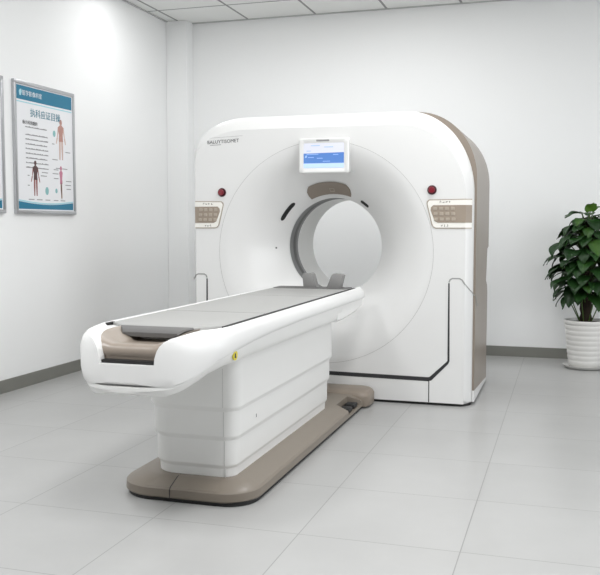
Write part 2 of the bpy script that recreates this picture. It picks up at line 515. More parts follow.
# touch screen display
SX0, SX1, SZ0, SZ1 = -1.698, -1.358, 1.494, 1.724
disp = None
bm = bmesh.new()
def rl(inset, d, r=0.016): return [(x, GY - d, z) for x, z in rrect(SX0 + inset, SX1 - inset, SZ0 + inset, SZ1 - inset, r)]
loft(bm, [rl(0.008, -0.09), rl(0.006, 0.004), rl(0.0, 0.014), rl(0.001, 0.030), rl(0.008, 0.036), rl(0.03, 0.036), rl(0.034, 0.033)])
disp = link_mesh('display', bm, M['white'], gantry, smooth=35)
fr2 = lambda x, z, d: (x, GY - 0.034 - d, z)
ax0, ax1, az0, az1 = -1.664, -1.392, 1.530, 1.690
bm = bmesh.new(); prism(bm, [(ax0, az0), (ax1, az0), (ax1, az1), (ax0, az1)], fr2, -0.001, 0.0010)
scr = link_mesh('screen', bm, M['scr_white'], disp)
zb0, zb1 = az0 + 0.030, az0 + 0.094
bm = bmesh.new(); prism(bm, [(ax0, zb0), (ax1, zb0), (ax1, zb1 + 0.004), (ax0, zb1)], fr2, 0.0, 0.0016)
link_mesh('blue_field', bm, M['scr_blue'], disp)
bm = bmesh.new(); prism(bm, [(ax0, az0), (ax1, az0), (ax1, zb0), (ax0, zb0)], fr2, 0.0, 0.0014)
link_mesh('pale_field', bm, M['scr_pale'], disp)
for (u0, u1, v) in ((0.02, 0.10, 0.086), (0.20, 0.235, 0.082), (0.03, 0.07, 0.066), (0.09, 0.13, 0.060), (0.13, 0.18, 0.040), (0.05, 0.11, 0.142), (0.02, 0.05, 0.108), (0.14, 0.2, 0.132)):
    bm = bmesh.new(); prism(bm, [(ax0 + u0, az0 + v), (ax0 + u1, az0 + v), (ax0 + u1, az0 + v + 0.004), (ax0 + u0, az0 + v + 0.004)], fr2, 0.0016, 0.0022)
    link_mesh('screen_text', bm, M['scr_txt'], disp)
bm = bmesh.new(); prism(bm, [(ax0 + 0.008, az0 + 0.066), (ax0 + 0.020, az0 + 0.066), (ax0 + 0.024, az0 + 0.082), (ax0 + 0.012, az0 + 0.080)], fr2, 0.0016, 0.0022)
link_mesh('screen_icon', bm, M['scr_txt'], disp)
face_m = lambda x, z, d: Matrix.Translation((x, GY - d, z)) @ Matrix.Rotation(PI / 2, 4, 'X')
bm = bmesh.new(); prism(bm, rrect(-1.578, -1.490, 1.701, 1.712, 0.002, 2), fr2, 0.0, 0.0028)
link_mesh('name_strip', bm, M['ink_lt'], disp)

# taupe badge over the bore, following the funnel
def funnel_pt(ang, r, proud=0.0):
    t = (r - RB) / (RS - RB)
    d = funnel_d(max(0, min(1, t)))
    return Vector((CBX + (CSX - CBX) * t + r * math.cos(ang), GY + d - proud, CBZ + (CSZ - CBZ) * t + r * math.sin(ang)))
def funnel_patch(name, m, parent, a0, a1, r0, r1, proud, nA=24, nR=6, shape=None):
    bm = bmesh.new()
    top, bot = [], []
    for i in range(nA + 1):
        u = i / nA
        a = a0 + (a1 - a0) * u
        lo, hi = (r0, r1) if shape is None else shape(u)
        top.append([bm.verts.new(funnel_pt(a, lo + (hi - lo) * j / nR, proud)) for j in range(nR + 1)])
        bot.append([bm.verts.new(funnel_pt(a, lo + (hi - lo) * j / nR, -0.004)) for j in range(nR + 1)])
    for i in range(nA):
        for j in range(nR):
            bm.faces.new((top[i][j], top[i + 1][j], top[i + 1][j + 1], top[i][j + 1]))
        bm.faces.new((top[i][0], bot[i][0], bot[i + 1][0], top[i + 1][0]))
        bm.faces.new((top[i][nR], top[i + 1][nR], bot[i + 1][nR], bot[i][nR]))
    for i in (0, nA):
        for j in range(nR):
            bm.faces.new((top[i][j], top[i][j + 1], bot[i][j + 1], bot[i][j]))
    return link_mesh(name, bm, m, parent, smooth=40)
D = math.radians
def badge_shape(u):
    e = min(u, 1 - u) * 2
    k = min(1, e * 4.0) ** 0.45 if e > 0 else 0.0
    return (RB + 0.028, RB + 0.028 + 0.026 + 0.060 * k * (0.84 + 0.16 * min(1, e * 1.6)))
badge = funnel_patch('bore_badge', M['taupe'], gantry, D(115.5), D(70), 0, 0, 0.008, 40, 8, badge_shape)
bm = bmesh.new()
for (u0, u1, r0, r1) in ((91.2, 92.0, .372, .396), (95.5, 96.3, .372, .396), (91.2, 96.3, .368, .373), (91.2, 96.3, .393, .396)):
    pass
bm.free()
for (a0, a1, r0, r1) in ((92.2, 91.5, .376, .402), (88.0, 87.3, .376, .402), (92.2, 87.3, .376, .382), (92.2, 87.3, .398, .402)):
    funnel_patch('badge_mark', M['gold'], badge, D(a0), D(a1), r0, r1, 0.0095, 4, 1)
# slotted camera windows either side of the bore
for a0, a1, rs in ((D(153), D(131), 0.402), (D(58), D(47.5), 0.366)):
    funnel_patch('laser_slot', M['black'], gantry, a0, a1, 0, 0, 0.003, 24, 2,
                 lambda u: (rs - 0.011 + 0.008 * (2 * u - 1) ** 10, rs + 0.011 - 0.008 * (2 * u - 1) ** 10))
c = funnel_pt(D(181), 0.400, 0.0); 
bm = bmesh.new(); bmesh.ops.create_uvsphere(bm, u_segments=12, v_segments=8, radius=0.007, matrix=Matrix.Translation(c))
link_mesh('laser_lens', bm, M['ring'], gantry, smooth=60)

# emergency buttons
for xb in (-0.825, -2.257):
    zc = 1.379
    bm = bmesh.new()
    loft(bm, [[(xb + r * math.cos(2 * PI * k / 28), GY - d, zc + r * math.sin(2 * PI * k / 28)) for k in range(28)] for r, d in ((0.030, -0.006), (0.030, 0.003), (0.027, 0.005), (0.024, 0.005))])
    eb = link_mesh('stop_button', bm, M['red_dk'], gantry, smooth=30)
    bm = bmesh.new()
    loft(bm, [[(xb + r * math.cos(2 * PI * k / 28), GY - d, zc + r * math.sin(2 * PI * k / 28)) for k in range(28)] for r, d in ((0.017, 0.004), (0.019, 0.018), (0.0205, 0.021), (0.018, 0.026), (0.006, 0.027))])
    link_mesh('button_cap', bm, M['red'], eb, smooth=40)

# control panels
def panel(sign):
    # u runs from the outer edge of the gantry inwards; x = xe + sign*u
    xe = XR - 0.022 if sign < 0 else XL + 0.012
    L_ = (0.282 if sign < 0 else 0.232)
    ue, ed = (0.033, 0.050) if sign < 0 else (0.022, 0.042)
    T = lambda u, z, d: (xe + sign * u, GY - d + ed * max(0, 1 - u / ue), z)
    def shape(ins):
        return [(0.0, 1.135 + ins), (L_ - 0.062, 1.135 + ins), (L_ - 0.045 - ins * .4, 1.143 + ins), (L_ - 0.035 - ins, 1.158 + ins * .6),
                (L_ - 0.002 - ins, 1.293 - ins * .4), (L_ - 0.004 - ins, 1.308 - ins), (L_ - 0.018 - ins * .4, 1.319 - ins), (0.0, 1.322 - ins)]
    def bent(poly, d0, d1):
        bm = bmesh.new(); prism(bm, poly, lambda u, z, d: (u, d, z), d0, d1)
        for uc in (ue, ue * 0.5):
            bmesh.ops.bisect_plane(bm, geom=bm.verts[:] + bm.edges[:] + bm.faces[:], plane_co=(uc, 0, 0), plane_no=(1, 0, 0), dist=1e-6)
        bmesh.ops.triangulate(bm, faces=bm.faces[:])
        for v in bm.verts: v.co = Vector(T(v.co.x, v.co.z, v.co.y))
        return bm
    p = link_mesh('control_panel', bent(shape(0), -0.004, 0.004), M['gold'], gantry)
    link_mesh('panel_face', bent(shape(0.006), 0.0, 0.0055), M['cream'], p)
    zl, zh = 1.172, 1.283
    pad = [(0.0, zl), (L_ - 0.075, zl), (L_ - 0.055, zl + 0.010), (L_ - 0.028, 1.25), (L_ - 0.030, zh - 0.014), (L_ - 0.045, zh), (0.0, zh)]
    kp = link_mesh('keypad', bent(pad, 0.0, 0.0075), M['keypad'], p)
    u1 = L_ - 0.045
    for r in range(3):
        for cidx in range(4):
            uu = u1 - 0.012 - cidx * 0.037 - r * 0.003
            if uu < 0.01: continue
            zz = 1.262 - r * 0.034
            bm = bmesh.new(); box(bm, xe + sign * uu - 0.012, xe + sign * uu + 0.012, GY - 0.0105, GY - 0.006, zz - 0.010, zz + 0.010, 0.003, 2)
            b_ = link_mesh('key', bm, M['key'], p)
    # legends above and below: small printed characters
    def strokes(u0, z0, n, s):
        bm = bmesh.new()
        for i in range(n):
            uc = u0 - i * s * 1.75
            for k in range(3):
                a, b = random.choice(((1, 0), (0, 1)))
                du, dz = random.uniform(-.4, .4) * s, random.uniform(-.5, .5) * s
                w, h = (s * .5, s * .11) if a else (s * .11, s * .5)
                prism(bm, [(uc + du - w, z0 + dz - h), (uc + du + w, z0 + dz - h), (uc + du + w, z0 + dz + h), (uc + du - w, z0 + dz + h)], T, 0.004, 0.0062)
        return bm
    link_mesh('legend', strokes(L_ - 0.09, 1.302, 4, 0.011), M['legend'], p)
    link_mesh('legend', strokes(L_ - 0.10, 1.153, 3, 0.010), M['legend'], p)
panel(-1)
panel(+1)
# brand lettering, upper left
bm = text_bm('BALUYTISOMET', 0.033, face_m(-2.247, 1.722, 0.0006) @ Matrix.Rotation(D(2.0), 4, 'Z'))
link_mesh('brand_lettering', bm, M['ink'], gantry)
bm = bmesh.new(); prism(bm, [(-2.342, 1.697), (-2.262, 1.700), (-2.262, 1.7035), (-2.342, 1.7005)], front, 0, 0.0008)
prism(bm, [(-2.345, 1.747), (-2.105, 1.757), (-2.105, 1.7585), (-2.345, 1.7485)], front, 0, 0.0008)
link_mesh('brand_rule', bm, M['ink_lt'], gantry)

# ------------------------------------------------------------------ patient table
TX = -1.530
table = thing('patient_table', 'long white patient table with grey mattress, stepped pedestal and taupe floor base', 'patient table', (TX, 4.3, 0))
NY0 = 2.745
def plan_w(Y, front_y=NY0, L=0.40, n=2.45, end=5.40, re=0.05):
    w = 1.0
    if Y < front_y + L:
        t = (front_y + L - Y) / L
        w = max(0.0, 1 - t ** n) ** (1 / n)
    if Y > end - re:
        t = (Y - end + re) / re
        w = min(w, 1 - 0.12 * (1 - math.sqrt(max(0, 1 - t * t))))
    return w
def cradle_bot(Y):
    return interp(Y, [(2.74, 0.560), (2.80, 0.566), (2.88, 0.600), (2.98, 0.638), (3.1, 0.660), (3.4, 0.679), (3.8, 0.690), (5.5, 0.690)])
def chassis_bot(Y):
    return interp(Y, [(2.74, 0.524), (2.80, 0.528), (2.88, 0.556), (2.98, 0.590), (3.1, 0.609), (3.3, 0.611), (4.85, 0.605)])
def profile(prof, Y, w):
    """prof: right half from top centre to bottom centre; mirrored"""
    R = [(TX + u * w, Y, z) for u, z in prof]
    Lh = [(TX - u * w, Y, z) for u, z in prof[::-1] if u > 1e-6]
    return R + Lh
ys = []
for k in range(26):
    t = (1 - math.cos(k / 25 * PI / 2))
    ys.append(NY0 + 0.003 + t * 0.40)
ys += [3.2, 3.27, 3.35, 3.6, 4.0, 4.4, 4.8, 5.0, 5.2, 5.33, 5.35, 5.37, 5.385, 5.395, 5.40]
def nose_round(Y, zt, zb):
    """round the vertical profile toward the tip"""
    t = max(0, 1 - (Y - NY0) / 0.11)
    s = math.sqrt(max(0, 1 - t * t)) if t < 1 else 0
    k = 0.58 + 0.42 * s
    zm = (zt + zb) / 2 - 0.01
    return zm + (zt - zm) * k, zm + (zb - zm) * k
bm = bmesh.new(); loops = []
for Y in ys:
    w = plan_w(Y)
    zt, zb = nose_round(Y, 0.762, cradle_bot(Y))
    ze = smoothstep(5.34, 5.40, Y) * 0.012
    h = zt - zb
    n_ = smoothstep(3.15, 2.95, Y) if False else 1 - smoothstep(2.92, 3.15, Y)
    pr = [(0.0, zt - 0.012), (0.15, zt - 0.012), (0.258 - 0.03 * n_, zt - 0.012 + 0.010 * n_), (0.264 - 0.024 * n_, zt - 0.002), (0.272 - 0.022 * n_, zt), (0.279 - 0.020 * n_, zt - 0.003 - ze), (0.292 - 0.010 * n_, zt - 0.022 - ze), (0.297, zt - 0.036 - ze - 0.022 * n_), (0.297 , zb + 0.016 + 0.020 * n_), (0.294 - 0.006 * n_, zb + 0.004 + 0.004 * n_), (0.290 - 0.016 * n_, zb), (0.14, zb), (0.0, zb)]
    loops.append(profile(pr, Y, w))
loft(bm, loops)
shell = link_mesh('table_shell', bm, M['white'], table, smooth=32)
# recess in the foot end, cut out of the shell
def cutter(bm_):
    o = link_mesh('cut', bm_, M['white'])
    return o
bm = bmesh.new()
RX = TX + 0.014
rec = lambda k, z: [(RX - k, 2.60, z), (RX + k, 2.60, z), (RX + k, 2.80, z), (RX + k, 2.90, z), (RX + k, 3.05, z), (RX - k, 3.05, z), (RX - k, 2.90, z), (RX - k, 2.80, z)]
loft(bm, [rec(0.108, 0.655), rec(0.110, 0.68), rec(0.117, 0.705), rec(0.125, 0.722), rec(0.137, 0.736), rec(0.155, 0.748), rec(0.20, 0.762), rec(0.21, 0.80)])
cut = cutter(bm)
mod = shell.modifiers.new('cut', 'BOOLEAN'); mod.operation = 'DIFFERENCE'; mod.object = cut; mod.solver = 'EXACT'
cut.location = (-TX * 0, 0, 0)
dg = bpy.context.evaluated_depsgraph_get()
nm = bpy.data.meshes.new_from_object(shell.evaluated_get(dg))
shell.modifiers.clear(); old = shell.data; shell.data = nm; bpy.data.meshes.remove(old)
nm.name = 'table_shell'
bpy.data.objects.remove(cut)

# lower chassis band under the shell
bm = bmesh.new(); loops = []
for Y in [y for y in ys if y < 4.7] + [4.80, 4.84, 4.85]:
    w = plan_w(Y, NY0 + 0.003, 0.40)
    zb = chassis_bot(Y); zt = cradle_bot(Y) + 0.012
    _, zb2 = nose_round(Y, 0.762, zb)
    zb2 = min(zb2, zt - 0.02)
    n_ = 1 - smoothstep(2.92, 3.2, Y)
    pr = [(0.0, zt), (0.15, zt), (0.284 - 0.008 * n_, zt), (0.286 - 0.008 * n_, zt - 0.014), (0.276 - 0.012 * n_, zb2 + 0.020), (0.270 - 0.022 * n_, zb2 + 0.006), (0.262 - 0.036 * n_, zb2), (0.12, zb2), (0.0, zb2)]
    loops.append(profile(pr, Y, w))
loft(bm, loops)
link_mesh('chassis', bm, M['white2'], table, smooth=32)
# sliding beam under the head end
bm = bmesh.new(); loops = []
for Y, zb, w in ((4.75, 0.600, 0.280), (4.9, 0.601, 0.280), (5.1, 0.611, 0.280), (5.28, 0.624, 0.280), (5.35, 0.634, 0.278), (5.38, 0.646, 0.274), (5.39, 0.665, 0.270)):
    pr = [(0.0, 0.698), (w, 0.698), (w, zb + 0.012), (w - 0.010, zb), (0.0, zb)]
    loops.append(profile(pr, Y, 1))
loft(bm, loops)
link_mesh('slide_beam', bm, M['white2'], table, smooth=25)

# taupe foot tray sitting in the recess
bm = bmesh.new(); loops = []
for Y, z0, z1, lift in ((2.800, 0.667, 0.676, 0), (2.793, 0.667, 0.690, 0.0), (2.797, 0.667, 0.708, 0.004), (2.810, 0.667, 0.719, 0.010), (2.828, 0.667, 0.722, 0.018), (2.85, 0.667, 0.719, 0.028), (2.88, 0.667, 0.713, 0.041), (2.92, 0.667, 0.709, 0.050), (2.98, 0.667, 0.708, 0.053), (3.045, 0.667, 0.710, 0.050)):
    w = interp(z1 + lift, [(0.68, 0.1085), (0.705, 0.1165), (0.722, 0.1245), (0.736, 0.1365), (0.748, 0.1545), (0.76, 0.17)])
    half = [(0.0, z1), (0.075, z1), (0.088, z1 + lift * 0.08), (0.099, z1 + lift * 0.3), (max(0.106, w * 0.90), z1 + lift * 0.75), (w, z1 + lift), (0.1085, z0 + 0.014), (0.107, z0), (0.0, z0)]
    loops.append([(x + 0.014, y, z) for x, y, z in profile(half, Y, 1)])
loft(bm, loops)
tr = link_mesh('foot_tray', bm, M['taupe'], table, smooth=45)
bm = bmesh.new(); box(bm, RX - 0.1065, RX + 0.1065, 2.770, 2.83, 0.6555, 0.6675)
link_mesh('slot', bm, M['black'], table)

# mattress plate with turned-down foot lip and dark side rails
bm = bmesh.new()
ZM = 0.764
def mw(Y): return interp(Y, [(3.005, 0.125), (3.05, 0.165), (3.13, 0.247), (5.08, 0.247), (5.27, 0.238)])
def mz(Y): return interp(Y, [(3.005, -0.008), (3.03, -0.003), (3.06, 0.0), (6, 0)])
loops = []
for Y in (3.005, 3.015, 3.03, 3.05, 3.07, 3.09, 3.11, 3.13, 3.2, 3.6, 4.2, 4.8, 5.08, 5.15, 5.22, 5.262, 5.27):
    w, dz = mw(Y), mz(Y)
    bot = interp(Y, [(3.005, 0.738), (3.06, 0.740), (3.13, 0.7505), (6, 0.7505)])
    top = ZM + dz
    loops.append(profile([(0.0, top), (w * 0.5, top), (w - 0.012, top), (w - 0.003, top - 0.003), (w, top - 0.008), (w, bot), (0.0, bot)], Y, 1))
loft(bm, loops)
mt = link_mesh('mattress', bm, M['mat'], table, smooth=25)
# darker lip at the foot
bm = bmesh.new(); loops = []
for Y in (2.975, 2.982, 3.00, 3.035):
    w = interp(Y, [(2.975, 0.120), (3.035, 0.160)]); 
    top = interp(Y, [(2.975, 0.744), (2.982, 0.749), (3.00, 0.757), (3.035, 0.7625)])
    loops.append(profile([(0.0, top), (w - 0.006, top), (w, top - 0.006), (w - 0.035, 0.728), (0.0, 0.727)], Y, 1))
loft(bm, loops)
link_mesh('foot_lip', bm, M['mat_dk'], mt, smooth=25)
for u0, u1, z1 in ((0.2475, 0.2535, 0.7630), (0.2570, 0.2630, 0.7620)):
    bm = bmesh.new(); box(bm, TX + u0, TX + u1, 3.10, 5.26, 0.744, z1)
    link_mesh('side_rail', bm, M['black'], table)
bm = bmesh.new(); box(bm, TX - 0.263, TX - 0.245, 3.09, 3.15, 0.744, 0.762, 0.003, 2)
link_mesh('rail_stop', bm, M['black'], table)
for yc in (3.62, 4.55):
    bm = bmesh.new(); box(bm, TX - 0.24, TX + 0.24, yc - 0.002, yc + 0.002, ZM - 0.004, ZM + 0.0004)
    link_mesh('mat_seam', bm, M['mat_seam'], mt)
# black end bar and headrest cheeks at the scanner end
bm = bmesh.new(); box(bm, TX - 0.235, TX + 0.235, 5.262, 5.285, 0.742, 0.7645, 0.004, 2)
link_mesh('end_bar', bm, M['black'], table, smooth=30)
hr = None
bm = bmesh.new()
for s in (-1,):
    prism(bm, rrect(TX - 0.235, TX + 0.235, 5.10, 5.262, 0.02, 5), lambda x, y, d: (x, y, d), ZM - 0.003, ZM + 0.0025)
plate = link_mesh('headrest_plate', bm, M['mat_dk'], table)
for sec in ([(-1.583, 0.764), (-1.590, 0.84), (-1.584, 0.853), (-1.535, 0.857), (-1.522, 0.850), (-1.508, 0.79), (-1.494, 0.764)],
            [(-1.434, 0.764), (-1.422, 0.785), (-1.402, 0.845), (-1.390, 0.856), (-1.336, 0.853), (-1.326, 0.843), (-1.340, 0.79), (-1.346, 0.764)]):
    bm = bmesh.new()
    prism(bm, sec, lambda u, z, d: (u, d, z), 5.17, 5.235)
    bmesh.ops.bevel(bm, geom=[e for e in bm.edges], offset=0.0018, segments=2, affect='EDGES', profile=0.5)
    link_mesh('headrest_cheek', bm, M['rest'], plate, smooth=35)

# pedestal: stepped tiers
bm = bmesh.new(); loops = []
def ped_loop(ins, z):
    return [(x, y, z) for x, y in rrect(-1.742 + ins, -1.300 - ins, 3.300 + ins * 0.8, 4.835 - ins * 1.2, (0.12, 0.06, 0.03, 0.03), 8)]
for ins, z in ((0.0, 0.640), (0.0, 0.398), (0.001, 0.392), (0.010, 0.377), (0.0105, 0.372), (0.0105, 0.272), (0.0115, 0.266), (0.0200, 0.251), (0.0205, 0.246), (0.0205, 0.146), (0.0215, 0.140), (0.029, 0.128), (0.0295, 0.124), (0.031, 0.085)):
    loops.append(ped_loop(ins, z))
loft(bm, loops[::-1])
ped = link_mesh('pedestal', bm, M['white2'], table, smooth=28)
bm = bmesh.new()
for ins, z0, z1 in ((0.0, 0.394, 0.56), (0.0105, 0.268, 0.374), (0.0205, 0.142, 0.248), (0.030, 0.09, 0.126)):
    box(bm, -1.3645, -1.3630, 3.300 + ins * 0.8 - 0.0006, 3.310 + ins * 0.8, z0, z1)
link_mesh('pedestal_joint', bm, M['joint'], ped)
bm = bmesh.new(); box(bm, -1.312, -1.3100, 3.56, 3.566, 0.302, 0.318)
link_mesh('key_hole', bm, M['ink'], ped)
# round yellow warning sticker on the chassis side
bm = bmesh.new(); prism(bm, [(3.150 + 0.023 * math.cos(a * PI / 12), 0.643 + 0.019 * math.sin(a * PI / 12)) for a in range(24)], lambda y, z, d: (TX + 0.2835 + d, y, z), -0.004, 0.0012)
st = link_mesh('warning_sticker', bm, M['yellow'], table)
bm = bmesh.new(); prism(bm, [(3.139, 0.633), (3.157, 0.633), (3.153, 0.652), (3.143, 0.651)], lambda y, z, d: (TX + 0.2835 + d, y, z), 0, 0.0018)
link_mesh('sticker_mark', bm, M['ink'], st)

# floor base
bm = bmesh.new(); loops = []
BX0, BX1, BY0, BY1 = -1.838, -1.210, 3.205, 5.30
def base_loop(ins, z, r=(0.17, 0.15, 0.02, 0.02)):
    rr = tuple(max(0.01, q - ins * 0.6) for q in r)
    return [(x, y, z) for x, y in rrect(BX0 + ins, BX1 - ins, BY0 + ins, BY1, rr, 10)]
for ins, z in ((0.006, 0.016), (0.0, 0.022), (0.002, 0.054), (0.010, 0.063), (0.080, 0.088), (0.10, 0.0905)):
    loops.append(base_loop(ins, z))
loft(bm, loops)
fb = link_mesh('floor_base', bm, M['taupe_base'], table, smooth=28)
# notch near the scanner end holding the foot pedals: cut from the right side
bm = bmesh.new()
prism(bm, [(BX1 + 0.05, 4.86), (BX1 - 0.085, 4.90), (BX1 - 0.085, 5.16), (BX1 + 0.05, 5.22)], lambda x, y, d: (x, y, d), 0.034, 0.30)
cut = cutter(bm)
mod = fb.modifiers.new('cut', 'BOOLEAN'); mod.operation = 'DIFFERENCE'; mod.object = cut; mod.solver = 'EXACT'
dg = bpy.context.evaluated_depsgraph_get()
nm = bpy.data.meshes.new_from_object(fb.evaluated_get(dg)); fb.modifiers.clear(); old = fb.data; fb.data = nm; bpy.data.meshes.remove(old); nm.name = 'floor_base'
bpy.data.objects.remove(cut)
for yc in (4.97, 5.10):
    bm = bmesh.new(); box(bm, BX1 - 0.078, BX1 - 0.012, yc - 0.045, yc + 0.045, 0.034, 0.062, 0.008, 2)
    link_mesh('foot_pedal', bm, M['black'], fb, smooth=30)
bm = bmesh.new(); loft(bm, [[(x, y, z) for x, y in rrect(BX0 + 0.012, BX1 - 0.012, BY0 + 0.012, BY1, (0.16, 0.12, 0.02, 0.02), 10)] for z in (0.0, 0.02)])
link_mesh('base_plinth', bm, M['black'], fb)
bm = bmesh.new()
pf = [(3.2044, 0.02), (3.2062, 0.0545), (3.2142, 0.0638), (3.2845, 0.0888), (3.32, 0.0912), (3.32, 0.085), (3.28, 0.075), (3.22, 0.02)]
prism(bm, pf, lambda y, z, d: (d, y, z), -1.5690, -1.5655)
link_mesh('base_joint', bm, M['groove'], fb)
# raised rear foot against the scanner
bm = bmesh.new(); loops = []
for ins, z in ((0.004, 0.012), (0.0, 0.02), (0.0, 0.078), (0.010, 0.096), (0.024, 0.106), (0.04, 0.109)):
    loops.append([(x, y, z) for x, y in rrect(BX0 + ins, -1.175 - ins, 5.225 + ins, 5.462 - ins * 0.3, (0.03, 0.06, 0.06, 0.02), 8)])
loft(bm, loops)
link_mesh('rear_foot', bm, M['taupe_dk'], table, smooth=35)

# ------------------------------------------------------------------ wall posters
def body_fig(P, cu, cv, h, m_body, m_limb, parent, side=False):
    """small printed anatomical figure: head, trunk, arms, legs"""
    def ell(bm, u, v, ru, rv, d=0.0012, n=14):
        prism(bm, [(u + ru * math.cos(2 * PI * k / n), v + rv * math.sin(2 * PI * k / n)) for k in range(n)], P, 0.0, d)
    bm = bmesh.new()
    limbs = [(-0.05, 0.50, -0.055, 0.02), (0.05, 0.50, 0.055, 0.02)]
    arms = [(-0.10, 0.80, -0.155, 0.55), (-0.155, 0.55, -0.20, 0.40), (0.10, 0.80, 0.155, 0.55), (0.155, 0.55, 0.20, 0.40)]
    if side: limbs = [(-0.01, 0.5, 0.01, 0.02), (0.01, 0.5, 0.03, 0.02)]; arms = [(0.0, 0.78, 0.05, 0.55), (0.05, 0.55, 0.02, 0.42)]
    for i, (a, b, c, d) in enumerate(limbs + arms):
        w = 0.072 if i < 2 else 0.042
        band(bm, [(cu + a * h, cv + b * h), (cu + (a + c) / 2 * h, cv + (b + d) / 2 * h), (cu + c * h, cv + d * h)], [w * h, w * h * .9, w * .55 * h], P, 0.0, 0.0010)
    link_mesh('printed_figure', bm, m_limb, parent)
    bm = bmesh.new()
    ell(bm, cu, cv + 0.925 * h, 0.055 * h, 0.07 * h)
    ww = 0.7 if side else 1.0
    prism(bm, [(cu - 0.09 * h * ww, cv + 0.46 * h), (cu + 0.09 * h * ww, cv + 0.46 * h), (cu + 0.075 * h * ww, cv + 0.62 * h), (cu + 0.125 * h * ww, cv + 0.80 * h), (cu + 0.03 * h, cv + 0.86 * h), (cu - 0.03 * h, cv + 0.86 * h), (cu - 0.125 * h * ww, cv + 0.80 * h), (cu - 0.075 * h * ww, cv + 0.62 * h)], P, 0.0, 0.0014)
    link_mesh('printed_figure', bm, m_body, parent)

def poster(y0, y1, z0, z1, label, head, title):
    t = thing('wall_poster', label, 'poster', (LW, (y0 + y1) / 2, z0), 'framed medical posters on the left wall')
    W, H = y1 - y0, z1 - z0
    P = lambda u, v, d: (LW + 0.016 + d, y0 + u, z0 + v)
    fw = 0.026
    bm = bmesh.new()
    for (a, b, c, d) in ((0, W, 0, fw), (0, W, H - fw, H), (0, fw, fw, H - fw), (W - fw, W, fw, H - fw)):
        box(bm, LW, LW + 0.024, y0 + a, y0 + b, z0 + c, z0 + d, 0.003, 2)
    link_mesh('frame', bm, M['alu'], t, smooth=30)
    bm = bmesh.new(); box(bm, LW, LW + 0.016, y0 + fw * .8, y1 - fw * .8, z0 + fw * .8, z1 - fw * .8)
    sh = link_mesh('sheet', bm, M['paper'], t)
    i0, i1 = fw + 0.010, W - fw - 0.010
    bm = bmesh.new(); prism(bm, [(i0, H - fw - 0.105), (i1, H - fw - 0.105), (i1, H - fw - 0.008), (i0, H - fw - 0.008)], P, 0, 0.0008)
    link_mesh('header_band', bm, M['teal'], t)
    bm = bmesh.new(); prism(bm, [(i0, H - fw - 0.125), (i1, H - fw - 0.125), (i1, H - fw - 0.117), (i0, H - fw - 0.117)], P, 0, 0.0008)
    link_mesh('header_rule', bm, M['teal_lt'], t)
    n = 16
    top = [(i1 + (i0 - i1) * k / n, fw + 0.062 - 0.020 * math.sin(PI * k / n)) for k in range(n + 1)]
    bm = bmesh.new(); prism(bm, [(i0, fw + 0.008), (i1, fw + 0.008)] + top, P, 0, 0.0008)
    link_mesh('footer_band', bm, M['teal'], t)
    bm = bmesh.new(); band(bm, [(u, v + 0.007) for u, v in top], 0.010, P, 0, 0.0007)
    link_mesh('footer_rule', bm, M['teal_lt'], t)
    Pm = lambda u, v, d: Matrix.Translation(P(u, v, d)) @ Matrix.Rotation(PI / 2, 4, 'Z') @ Matrix.Rotation(PI / 2, 4, 'X')
    link_mesh('header_lettering', text_bm(head, 0.040, Pm(i0 + 0.185, H - fw - 0.058, 0.001)), M['paper'], t)
    bm = bmesh.new(); prism(bm, [(i0 + 0.04, H - fw - 0.035), (i0 + 0.028, H - fw - 0.05), (i0 + 0.034, H - fw - 0.078), (i0 + 0.05, H - fw - 0.078), (i0 + 0.062, H - fw - 0.05), (i0 + 0.056, H - fw - 0.032)], P, 0.0008, 0.0013)
    link_mesh('header_emblem', bm, M['teal_lt'], t)
    link_mesh('title', text_bm(title, 0.064, Pm(W * 0.50, H - fw - 0.190, 0.001)), M['teal_txt'], t)
    link_mesh('subtitle', text_bm('執方科治證的', 0.030, Pm(W * 0.245, H - fw - 0.262, 0.001)), M['ink'], t)
    for r, v in enumerate(0.612 - 0.030 * q for q in (0, 1.8, 2.9, 4.0, 5.1, 6.2, 7.3, 8.4, 9.5)):
        bm = bmesh.new()
        u = 0.13
        end = W * (0.52 if r % 3 else 0.50)
        pts_t, pts_b = [], []
        while u < end:          # ragged strip reading as a line of small type
            h = random.uniform(0.005, 0.010)
            pts_t += [(u, v + h), (u + 0.012, v + h)]; pts_b += [(u, v), (u + 0.012, v)]
            u += 0.014
        prism(bm, pts_b + pts_t[::-1], P, 0, 0.0006)
        link_mesh('text_line', bm, M['ink_lt'], t)
    body_fig(P, W * 0.755, 0.405, 0.31, M['muscle_lt'], M['skin'], t)
    body_fig(P, W * 0.315, 0.125, 0.26, M['muscle_dk'], M['muscle'], t)
    body_fig(P, W * 0.745, 0.115, 0.25, M['pink'], M['skin'], t, True)
    for (u, v, ru, rv) in ((0.50, 0.17, 0.022, 0.030), (0.66, 0.175, 0.015, 0.018), (0.64, 0.60, 0.018, 0.024)):
        bm = bmesh.new(); prism(bm, [(u * W + ru * math.cos(2 * PI * k / 12), v + rv * math.sin(2 * PI * k / 12)) for k in range(12)], P, 0, 0.0007)
        link_mesh('printed_organ', bm, M['print_teal'], t)
    for (u0, u1, v) in ((.2, .29, .10), (.33, .42, .10), (.47, .55, .10), (.61, .69, .10), (.73, .81, .10), (.66, .86, .342), (.40, .50, .275), (.60, .70, .30), (.62, .70, .265), (.83, .93, .25), (.84, .92, .19), (.62, .70, .33), (.60, .69, .405), (.60, .64, .52), (.42, .52, .30), (.83, .92, .47), (.19, .22, .33), (.19, .22, .27), (.19, .22, .20), (.82, .92, .22)):
        bm = bmesh.new(); prism(bm, [(u0 * W, v), (u1 * W, v), (u1 * W, v + 0.006), (u0 * W, v + 0.006)], P, 0, 0.0006)
        link_mesh('caption', bm, M['ink_lt'], t)
    return t
